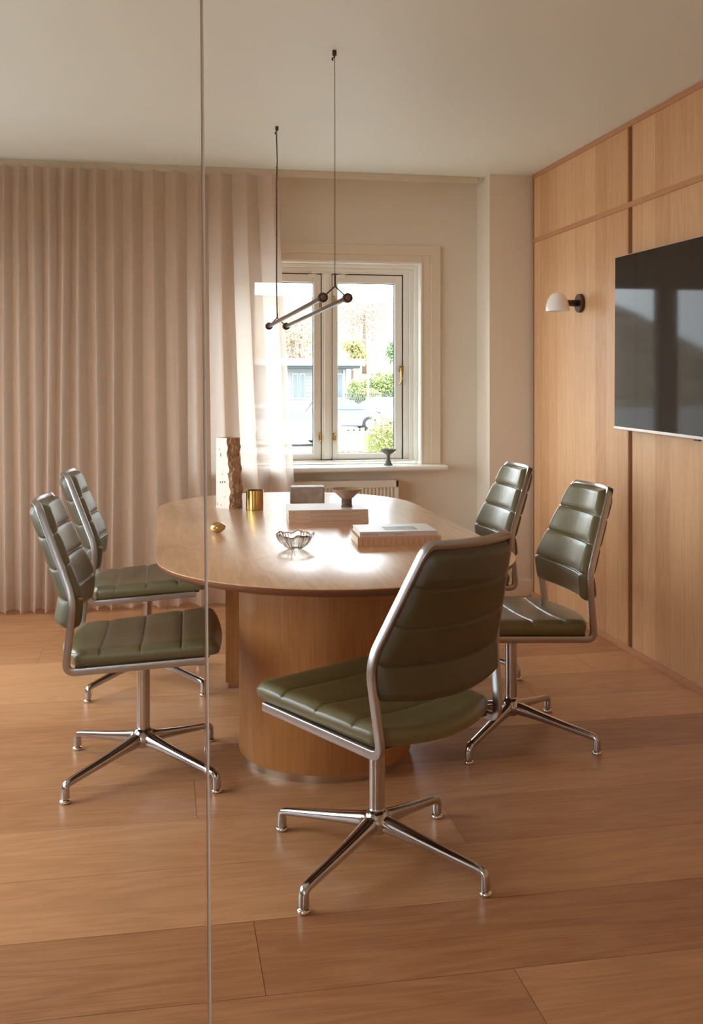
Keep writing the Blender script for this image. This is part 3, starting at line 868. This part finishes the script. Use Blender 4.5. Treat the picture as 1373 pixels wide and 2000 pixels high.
# ------------------------------------------------------------------ things on the table
def stone():
    m, N, L, p = new_mat('split_brown_stone')
    p.inputs['Base Color'].default_value = lin(160, 122, 92); p.inputs['Roughness'].default_value = .9
    tc = N.new('ShaderNodeTexCoord'); n = N.new('ShaderNodeTexNoise'); n.inputs['Scale'].default_value = 45; n.inputs['Detail'].default_value = 8
    L.new(tc.outputs['Object'], n.inputs['Vector'])
    cr = N.new('ShaderNodeValToRGB'); cr.color_ramp.elements[0].position = .3; cr.color_ramp.elements[0].color = lin(150, 112, 84); cr.color_ramp.elements[1].position = .7; cr.color_ramp.elements[1].color = lin(216, 178, 142)
    L.new(n.outputs['Fac'], cr.inputs[0]); L.new(cr.outputs[0], p.inputs['Base Color'])
    b = N.new('ShaderNodeBump'); b.inputs['Strength'].default_value = .8; b.inputs['Distance'].default_value = .004; L.new(n.outputs['Fac'], b.inputs['Height']); L.new(b.outputs[0], p.inputs['Normal'])
    m2, N, L, p = new_mat('white_travertine')
    p.inputs['Roughness'].default_value = .55
    tc = N.new('ShaderNodeTexCoord'); mp = N.new('ShaderNodeMapping'); mp.inputs['Scale'].default_value = (70, 70, 55); L.new(tc.outputs['Object'], mp.inputs[0])
    v = N.new('ShaderNodeTexVoronoi'); v.inputs['Scale'].default_value = 1; L.new(mp.outputs[0], v.inputs['Vector'])
    n = N.new('ShaderNodeTexNoise'); n.inputs['Scale'].default_value = 22; n.inputs['Detail'].default_value = 2; L.new(tc.outputs['Object'], n.inputs['Vector'])
    ms = N.new('ShaderNodeMapRange'); ms.inputs[1].default_value = .47; ms.inputs[2].default_value = .70; ms.inputs[3].default_value = .0; ms.inputs[4].default_value = .42; L.new(n.outputs['Fac'], ms.inputs[0])
    lt = N.new('ShaderNodeMath'); lt.operation = 'LESS_THAN'; L.new(v.outputs['Distance'], lt.inputs[0]); L.new(ms.outputs[0], lt.inputs[1])
    mx = N.new('ShaderNodeMix'); mx.data_type = 'RGBA'; mx.inputs['A'].default_value = lin(236, 229, 218); mx.inputs['B'].default_value = lin(96, 84, 74); L.new(lt.outputs[0], mx.inputs['Factor'])
    L.new(mx.outputs['Result'], p.inputs['Base Color'])
    b = N.new('ShaderNodeBump'); b.invert = True; b.inputs['Distance'].default_value = .003; L.new(lt.outputs[0], b.inputs['Height']); L.new(b.outputs[0], p.inputs['Normal'])
    st_ = thing('stone_block', 'tall upright stone block with one white pitted face and one rough brown split face', 'stone sculpture', (.291, 4.485, TZ), math.radians(132))
    # local: +x runs along the white face away from the near edge, -y... the rough face runs along local y
    hx, dy, hh = .088, .078, .312
    bm = bmesh.new(); NZ = 46; NS = 20
    random.seed(5)
    def edge_x(z):            # near vertical edge of the white face wanders (the split eats into it towards the top)
        t = z/hh; return .004+.028*max(0, t-.25)**1.1+.003*math.sin(t*19)+.003*math.sin(t*41+1)
    V = []; idx = {}
    # white body: a prism with a ragged near edge
    for k in range(NZ+1):
        z = hh*k/NZ; ex = edge_x(z)
        for q, (x, y) in enumerate(((ex, 0), (hx, 0), (hx, -dy), (.035+ex, -dy), )):
            idx[(q, k)] = bm.verts.new((x, y, z))
    for k in range(NZ):
        for q in range(2): bm.faces.new((idx[(q, k)], idx[(q+1, k)], idx[(q+1, k+1)], idx[(q, k+1)]))
    bm.faces.new([idx[(q, NZ)] for q in range(4)]); bm.faces.new([idx[(q, 0)] for q in range(4)][::-1])
    bm_obj('white_face', bm, m2, st_)
    bm = bmesh.new(); g = {}
    for k in range(NZ+1):
        z = hh*k/NZ; ex = edge_x(z)
        for s in range(NS+1):
            t = s/NS
            nz = noise.fractal(Vector((t*3.1+5, z*24, 3.3)), .8, 2.1, 6)+.5*noise.fractal(Vector((t*9, z*60, 1)), 1.0, 2.0, 3)
            d = .012*nz+.004*math.sin(z*11+t*2)
            k2 = min(1, t*7)*1.0
            x = ex*(1-.4*t)-(d*k2*.8+.004*math.sin(PI*t))
            y = -dy*t+(.004*nz*k2 if t > .05 else 0)
            g[(s, k)] = bm.verts.new((x, y-.0001, z))
    for k in range(NZ):
        for s in range(NS): bm.faces.new((g[(s, k)], g[(s, k+1)], g[(s+1, k+1)], g[(s+1, k)]))
    # far side, closing the silhouette
    for k in range(NZ+1): g[(-1, k)] = bm.verts.new((hx, -dy, hh*k/NZ))
    for k in range(NZ): bm.faces.new((g[(NS, k)], g[(NS, k+1)], g[(-1, k+1)], g[(-1, k)]))
    c1 = bm.verts.new((hx, 0, hh+.0002)); bm.faces.new([g[(s, NZ)] for s in range(NS+1)]+[g[(-1, NZ)], c1])
    bm_obj('split_face', bm, m, st_)
stone()
cp = thing('brass_cup', 'round polished brass cup standing beside the tall stone block', 'cup', (.397, 4.463, TZ))
autosmooth(lathe('cup_body', [(0, 0), (.037, 0), (.0385, .002), (.0385, .084), (.0375, .085), (.0365, .084), (.0365, .006), (0, .006)], M_brass, cp, 56), 30)
eg = lathe('brass_pebble', [(0, -.019), (.008, -.0182), (.016, -.0135), (.0205, -.006), (.0215, .001), (.019, .009), (.0125, .0155), (.006, .0185), (0, .0195)], M_egg, None, 40, sub=1)
# lay the pebble on its side, longer towards the right
for v_ in eg.data.vertices:
    x, y, z = v_.co; v_.co = (z*1.5*(1.05 if z > 0 else .95), y*1.0, x*1.0*(1 if z < 0 else 1-.12*z/.02))
eg.location = (.199, 3.79, TZ+.0212)
eg.rotation_euler = (0, math.radians(-6), math.radians(-12))
tag(eg, 'small golden brass egg-shaped pebble lying on the table behind the glass joint', 'ornament')

def glass_bowl():
    m, N, L, p = new_mat('clear_cast_glass')
    p.inputs['Base Color'].default_value = (.97, .96, .93, 1); p.inputs['Roughness'].default_value = .03
    p.inputs['Transmission Weight'].default_value = 1; p.inputs['IOR'].default_value = 1.5
    prof = [(0, 0), (.020, 0), (.030, .003), (.047, .016), (.060, .034), (.064, .050), (.0615, .053), (.055, .040), (.042, .022), (.028, .011), (.015, .007), (0, .006)]
    def fn(a, t, r, z):
        w_ = min(1, r/.05)**1.5
        pet = .045*w_*math.sin(5*a+.6)+.03*w_*math.sin(9*a+2)+.012*w_*math.sin(34*a)
        r2 = r*(1+pet); z2 = z*(1+.07*w_*math.sin(5*a+2.2)+.04*w_*math.sin(11*a))
        return r2, z2
    o = lathe('glass_bowl', prof, m, None, 160, fn=fn, sub=1, loc=(.437, 3.385, TZ+.0005))
    tag(o, 'small clear cast-glass bowl with a wavy petal rim near the front of the table', 'bowl')
glass_bowl()

M_gray_stone = mat('grey_brown_marble', lin(150, 132, 118), .5, var=.3, vscale=30)
bk = box('marble_block', (-.078, -.045, 0), (.078, .045, .084), M_gray_stone, None, bev=.006, loc=(.648, 4.60, TZ), rot=(0, 0, math.radians(-6)))
tag(bk, 'low grey-brown veined marble block behind the stack of three books', 'stone block')

M_cream = mat('cream_book_cover', lin(222, 212, 200), .5)
M_spine = mat('blush_book_spine', lin(206, 172, 148), .6)
M_pages = mat('book_pages', lin(232, 222, 206), .8, bump=.3, bscale=400)
M_ink = mat('spine_ink', lin(150, 112, 92), .7)
M_ink2 = mat('dark_ink', lin(110, 84, 78), .7)
def text(s, size, m, parent, loc, rot, sx=1.0):
    cu = bpy.data.curves.new('t', 'FONT'); cu.body = s; cu.size = size; cu.align_y = 'CENTER'; cu.fill_mode = 'FRONT'; cu.resolution_u = 2
    o = bpy.data.objects.new('t', cu); C.objects.link(o); dg = bpy.context.evaluated_depsgraph_get()
    me = bpy.data.meshes.new_from_object(o.evaluated_get(dg)); bpy.data.objects.remove(o)
    for v_ in me.vertices: v_.co.x *= sx
    return link('spine_lettering', me, m, parent, loc=loc, rot=rot)
def book(label, loc, rz, w_, d_, h_, cover, spine, group=None, letters=(), name='book'):
    """spine faces local -y, w_ long; d_ deep"""
    b = thing(name, label, 'book', loc, rz, group)
    box('pages', (.002, .003, .002), (w_-.002, d_-.003, h_-.002), M_pages, b)
    bm = bmesh.new()
    add_box(bm, (0, .0012, 0), (w_, d_, .0018), .0004, 1); add_box(bm, (0, .0012, h_-.0018), (w_, d_, h_), .0004, 1)
    bm_obj('cover', bm, cover, b)
    s = box('spine', (0, -.0006, 0), (w_, .0016, h_), spine, b, bev=.0005, seg=1)
    for (t, x, size, m, sx) in letters: text(t, size, m, s, (x, -.0009, h_/2), (PI/2, 0, 0), sx)
    return b
bh = .0178
TX = [('ARK', .012, .0055, M_ink, 1.3), ('ARCHITECTURE AND INTERIORS IN THE NORTH', .085, .0098, M_ink, .80), ('VOL. II', .262, .0065, M_ink, 1.5)]
for k, lab in enumerate(('bottom one of the three matching blush-spined books under the footed bowl',
                         'middle one of the three matching blush-spined books under the footed bowl',
                         'top one of the three matching blush-spined books, carrying the brown footed bowl')):
    book(lab, (.487-.0008*(k-1), 3.975+.0005*k, TZ+k*(bh+.0004)), math.radians(-3.6 if k < 2 else -3.4), .318, .215, bh, M_cream, M_spine, 'matching blush books in the left stack', TX)
ZT = TZ+3*(bh+.0004)
M_tan = mat('tan_linen_book', lin(198, 150, 112), .7)
M_tanpage = M_pages
b2_ = book('thick tan book with ruled spine, under the pale book in the right stack', (.651, 3.387, TZ), math.radians(-2.6), .290, .178, .0315, M_tan, M_tan)
for i in range(14): box('spine_rule', (.0155+.0198*i, -.0012, .004), (.0165+.0198*i, -.0004, .0275), M_ink2, b2_)
M_pale = mat('pale_grey_cover', lin(216, 212, 206), .45)
M_rose = mat('rose_grey_spine', lin(206, 184, 176), .6)
b3_ = book('pale grey book with a small grey picture on its cover, atop the tan book', (.660, 3.395, TZ+.0318), math.radians(-2.4), .269, .180, .0172, M_pale, M_rose,
           None, [('Design exchange', .010, .0068, M_ink2, 1.15), ('Søndermark', .120, .0066, M_ink2, 1.15), ('1', .250, .0066, M_ink2, 1)])
M_photo = mat('grey_cover_picture', lin(140, 142, 138), .5, var=.5, vscale=18)
box('cover_picture', (.094, .035, .0172), (.210, .115, .0175), M_photo, b3_)

M_brownclay = mat('speckled_brown_stoneware', lin(164, 132, 108), .5, bump=.15, bscale=200, var=.25, vscale=60)
M_darkclay = mat('dark_brown_glazed_foot', lin(92, 68, 56), .3, var=.2, vscale=60)
fb = thing('footed_bowl', 'brown stoneware bowl on a short dark foot standing on the stack of books', 'bowl', (.733, 4.050, ZT))
autosmooth(lathe('bowl', [(0, .033), (.022, .033), (.030, .040), (.060, .069), (.0625, .072), (.0615, .0735), (.059, .072), (.030, .047), (.016, .043), (0, .043)], M_brownclay, fb, 56), 50)
autosmooth(lathe('foot', [(0, 0), (.0215, 0), (.0225, .002), (.0222, .007), (.0195, .009), (.0195, .010), (.0218, .012), (.0215, .030), (.023, .034), (0, .034)], M_darkclay, fb, 48), 35)

sb = lathe('pedestal_bowl', [(0, 0), (.027, 0), (.0275, .003), (.020, .014), (.0125, .034), (.0105, .055), (.013, .066), (.028, .074), (.044, .086), (.0480, .097), (.0470, .099), (.043, .092), (.030, .081), (.014, .074), (0, .073)], M_greybowl, None, 56, loc=(1.345, 6.015, .7875))
tag(sb, 'small dark grey pedestal bowl standing on the white windowsill', 'bowl')

# ------------------------------------------------------------------ outside: street scene beyond the window
GZ = -1.0
M_ground = mat('pale_paving', lin(148, 145, 141), .9, var=.06, vscale=.6)
g_ = box('ground', (-70, 6.6, GZ-.2), (110, 140, GZ), M_ground); struct(g_, 'sunlit street'); g_.name = 'street_ground'
g2 = box('ground', (-30, -40, GZ-.2), (30, 6.6, GZ-.001), M_ground); struct(g2); g2.name = 'yard_ground'
M_hill = mat('hillside', lin(126, 112, 93), .95, var=.5, vscale=.35)
bm = bmesh.new(); gx, gy = 40, 14; hv = {}
for j in range(gy+1):
    for i in range(gx+1):
        x = -60+200*i/gx; y = 82+58*j/gy
        hv[(i, j)] = bm.verts.new((x, y, GZ+(j/gy)**1.2*14*(1+.15*noise.noise(Vector((x*.05, y*.05, 0))))))
for j in range(gy):
    for i in range(gx): bm.faces.new((hv[(i, j)], hv[(i+1, j)], hv[(i+1, j+1)], hv[(i, j+1)]))
hl = bm_obj('hillside', bm, M_hill, smooth=True); struct(hl, 'pale hillside beyond the street')

def leaf_mat(name, c1, c2):
    m, N, L, p = new_mat(name); p.inputs['Roughness'].default_value = .6
    oi = N.new('ShaderNodeNewGeometry'); mx = N.new('ShaderNodeMix'); mx.data_type = 'RGBA'
    L.new(oi.outputs['Random Per Island'], mx.inputs['Factor']); mx.inputs['A'].default_value = c1; mx.inputs['B'].default_value = c2
    L.new(mx.outputs['Result'], p.inputs['Base Color'])
    return m
M_leafg = leaf_mat('green_leaves', lin(89, 118, 59), lin(145, 155, 96))
M_leafy = leaf_mat('yellow_green_leaves', lin(130, 138, 77), lin(166, 154, 104))
M_leafp = leaf_mat('pale_spring_foliage', lin(118, 102, 81), lin(158, 141, 118))
M_leafd = leaf_mat('dark_green_leaves', lin(71, 104, 67), lin(126, 145, 104))
M_bark = mat('bark', lin(111, 96, 83), .9)
def leaves(name, blobs, n, size, m, parent=None, seed=1):
    r = random.Random(seed); V = []; F = []
    tot = sum(b[3]*b[4]*b[5] for b in blobs)
    for (cx, cy, cz, rx, ry, rz) in blobs:
        for _ in range(max(3, int(n*rx*ry*rz/tot))):
            d = Vector((r.gauss(0, 1), r.gauss(0, 1), r.gauss(0, 1))).normalized()*(r.random()**.4)
            c = Vector((cx+d.x*rx, cy+d.y*ry, cz+d.z*rz))
            a = Vector((r.gauss(0, 1), r.gauss(0, 1), r.gauss(0, 1))).normalized(); b = a.orthogonal().normalized(); s = size*r.uniform(.6, 1.3)
            k = len(V); V += [c-a*s, c+b*s*.5, c+a*s, c-b*s*.5]; F.append((k, k+1, k+2, k+3))
    return pydata(name, V, F, m, parent)
def tree(x, y, z, h, r_, m, label, seed):
    t = thing('tree', label, 'tree', (x, y, z), 0, 'trees on the hillside')
    rr = random.Random(seed)
    lathe('trunk', [(0, 0), (.16*h/5, 0), (.09*h/5, h*.5), (.04*h/5, h*.8), (0, h*.8)], M_bark, t, 10)
    bl = [(rr.uniform(-.5, .5)*r_, rr.uniform(-.4, .4)*r_, h*rr.uniform(.45, .9), r_*rr.uniform(.4, .65), r_*.5, r_*rr.uniform(.35, .6)) for _ in range(9)]
    leaves('foliage', bl, 2600, .13, m, t, seed)
def hill(y): return GZ+((max(0, y-82)/58))**1.2*14
tree(11.5, 86, hill(86), 6.5, 2.8, M_leafp, 'pale blossoming tree on the hillside seen in the left window sash', 1)
tree(13.0, 104, hill(96), 8, 3.4, M_leafp, 'tall pale tree on the hillside just right of the window mullion', 2)
tree(19.5, 98, hill(98), 8, 3.2, M_leafp, 'pale tree on the hillside near the right edge of the window', 3)
tree(21.5, 90, hill(86), 6.0, 2.0, M_leafd, 'green tree at the right edge of the window glass', 4)
tree(16.8, 90, hill(90), 5.0, 1.5, M_leafy, 'yellow-green tree on the hillside above the flat-roofed house', 5)
bs = leaves('bush', [(13.3, 68, .6, 1.1, .8, 1.0), (14.6, 68, .9, 1.3, .8, 1.15), (15.9, 68, .7, 1.2, .8, 1.5)], 5200, .11, M_leafg, seed=8)
tag(bs, 'broad bright green bush beyond the iron railings', 'bush')
bs = leaves('bush', [(13.0, 64, .25, .9, .5, .6), (12.6, 64, .3, .5, .4, .5)], 1500, .09, M_leafy, seed=9)
tag(bs, 'low yellow-green bush beside the corner of the grey-blue house', 'bush')
hg = thing('hedge', 'clipped yellow-green hedge close below the right window sash', 'hedge', (3.75, 16, GZ))
box('branches', (-.55, -.25, 0), (.85, .25, 1.45), mat('hedge_inside', lin(104, 111, 62), .9), hg)
leaves('foliage', [(-.35+.2*i, -.22+.0*i, .2+.28*j, .2, .18, .2) for i in range(6) for j in range(6)]+[(-.35+.2*i, 0, 1.48, .2, .3, .10) for i in range(6)], 9000, .028, M_leafy, hg, 11)
pf = thing('picket_fence', 'weathered pale picket fence left of the hedge outside', 'fence', (2.45, 14.5, GZ))
M_picket = mat('weathered_picket', lin(130, 120, 107), .8, var=.15, vscale=8)
bm = bmesh.new()
for i in range(9): add_box(bm, (-.30+.085*i, 0, 0), (-.30+.085*i+.060, .02, 1.62), .006, 1)
add_box(bm, (-.32, .02, .3), (.48, .05, .38)); add_box(bm, (-.32, .02, 1.2), (.48, .05, 1.28))
bm_obj('pickets', bm, M_picket, pf)
CT = leaves('climbing_twigs', [(-.2+.1*i, -.05, .9+.1*(i % 3), .08, .05, .5) for i in range(8)], 500, .018, leaf_mat('dry_twigs', lin(89, 74, 62), lin(160, 145, 126)), pf, 12); CT['kind'] = 'stuff'

M_siding = mat('grey_blue_siding', lin(130, 133, 131), .8)
M_roof = mat('white_roof_edge', lin(167, 164, 161), .6)
M_eave = mat('dark_eave', lin(52, 65, 68), .8)
M_hglass = mat('dark_window_glass', lin(89, 104, 111), .2)
hs = thing('house', 'low grey-blue clapboard house with a flat white roof and dark eaves', 'house', (8.0, 60, GZ))
bm = bmesh.new(); add_box(bm, (-12, 0, 0), (2.80, 6, 3.05))
for k in range(14): add_box(bm, (-12.02, -.03-.0, .12+.21*k), (2.82, .0, .31+.21*k))
bm_obj('walls', bm, M_siding, hs)
box('eaves', (-12.6, -.9, 3.05), (3.5, 6.4, 3.20), M_eave, hs)
box('roof', (-12.8, -1.0, 3.20), (3.80, 6.6, 3.62), M_roof, hs, bev=.03)
for x in (-.45, -.02, 1.05, 2.25):
    f_ = box('window_frame', (x, -.09, 1.25), (x+.36, -.03, 2.75), M_roof, hs); box('window_pane', (x+.05, -.10, 1.31), (x+.31, -.088, 2.69), M_hglass, f_)
box('downpipe', (2.62, -.14, 0), (2.72, -.05, 3.0), M_roof, hs)
ra = thing('iron_railing', 'dark iron railing running behind the parked cars', 'railing', (12.0, 58, GZ))
bm = bmesh.new()
for i in range(46): add_box(bm, (-1.6+.12*i, 0, 1.1), (-1.565+.12*i, .03, 1.62))
add_box(bm, (-1.7, 0, 1.5), (4, .03, 1.54)); add_box(bm, (-1.7, 0, 1.12), (4, .03, 1.16)); add_box(bm, (-1.7, .05, 0), (4, .2, 1.1))
bm_obj('bars', bm, mat('railing_paint', lin(71, 86, 86), .6), ra)
po = thing('lamp_post', 'slim white post rising behind the railing', 'post', (11.36, 56, GZ))
lathe('shaft', [(0, 0), (.07, 0), (.06, 4.4), (0, 4.4)], M_roof, po, 12); lathe('cap', [(0, 4.4), (.09, 4.4), (.05, 4.5), (0, 4.5)], M_roof, po, 12)

M_tyre = mat('tyre', lin(37, 37, 38), .8); M_cglass = mat('car_window', lin(81, 90, 96), .15); M_tail = mat('tail_light', lin(158, 44, 47), .3)
def car(x, y, rz, paint, label, L_=4.2):
    c = thing('car', label, 'car', (x, y, GZ), rz)
    prof = [(-L_/2, .35), (-L_/2+.02, .75), (-L_/2+.12, .92), (-L_/2+.45, 1.38), (-L_/2+.75, 1.45), (-.1, 1.47), (.45, 1.40), (1.05, .98), (L_/2-.25, .84), (L_/2-.02, .62), (L_/2, .35), (L_/2-.1, .22), (-L_/2+.1, .22)]
    bm = bmesh.new(); A = [bm.verts.new((px, -.85, pz)) for px, pz in prof]; B = [bm.verts.new((px, .85, pz)) for px, pz in prof]
    n = len(prof); bm.faces.new(A); bm.faces.new(B[::-1])
    for i in range(n): bm.faces.new((A[i], B[i], B[(i+1) % n], A[(i+1) % n]))
    for v_ in bm.verts:
        if v_.co.z > 1.0: v_.co.y *= .82
    bmesh.ops.bevel(bm, geom=list(bm.edges), offset=.05, segments=2, affect='EDGES')
    autosmooth(bm_obj('body', bm, paint, c), 40)
    for s in (-1, 1):
        def P(px, pz): return (px, s*(.86-.16*max(0, (pz-.9)/.55)), pz)
        pydata('side_window', [P(-L_/2+.42, 1.0), P(-.45, 1.0), P(-.45, 1.36), P(-L_/2+.66, 1.36)], [(0, 1, 2, 3)], M_cglass, c)
        pydata('side_window', [P(-.38, 1.0), P(.92, 1.0), P(.42, 1.33), P(-.38, 1.36)], [(0, 1, 2, 3)], M_cglass, c)
        for wx in (-L_/2+.78, L_/2-.82):
            w_ = lathe('wheel', [(0, -.10), (.30, -.10), (.33, -.08), (.33, .08), (.30, .10), (0, .10)], M_tyre, c, 28, loc=(wx, s*.80, .33), rot=(PI/2, 0, 0))
            lathe('hubcap', [(0, .0), (.2, -.0), (.19, .012), (0, .03)], M_roof, w_, 20, loc=(0, 0, -s*-.10 if False else (.1 if s < 0 else -.112)))
        box('tail_lamp', (-L_/2-.01, s*.70-.09, .78), (-L_/2+.12, s*.70+.09, .94), M_tail, c)
M_cwhite = mat('white_car_paint', lin(152, 152, 151), .25, coat=.5); M_csilver = mat('silver_car_paint', lin(83, 87, 92), .3, coat=.5)
car(8.2, 46.5, 0, M_csilver, 'silver grey car partly hidden by the window mullion', 3.9)
car(11.1, 51.0, math.radians(205), M_cwhite, 'white hatchback with red tail lights seen through the right sash')
car(4.2, 36.0, 0, M_cwhite, 'white car seen low in the left window sash')
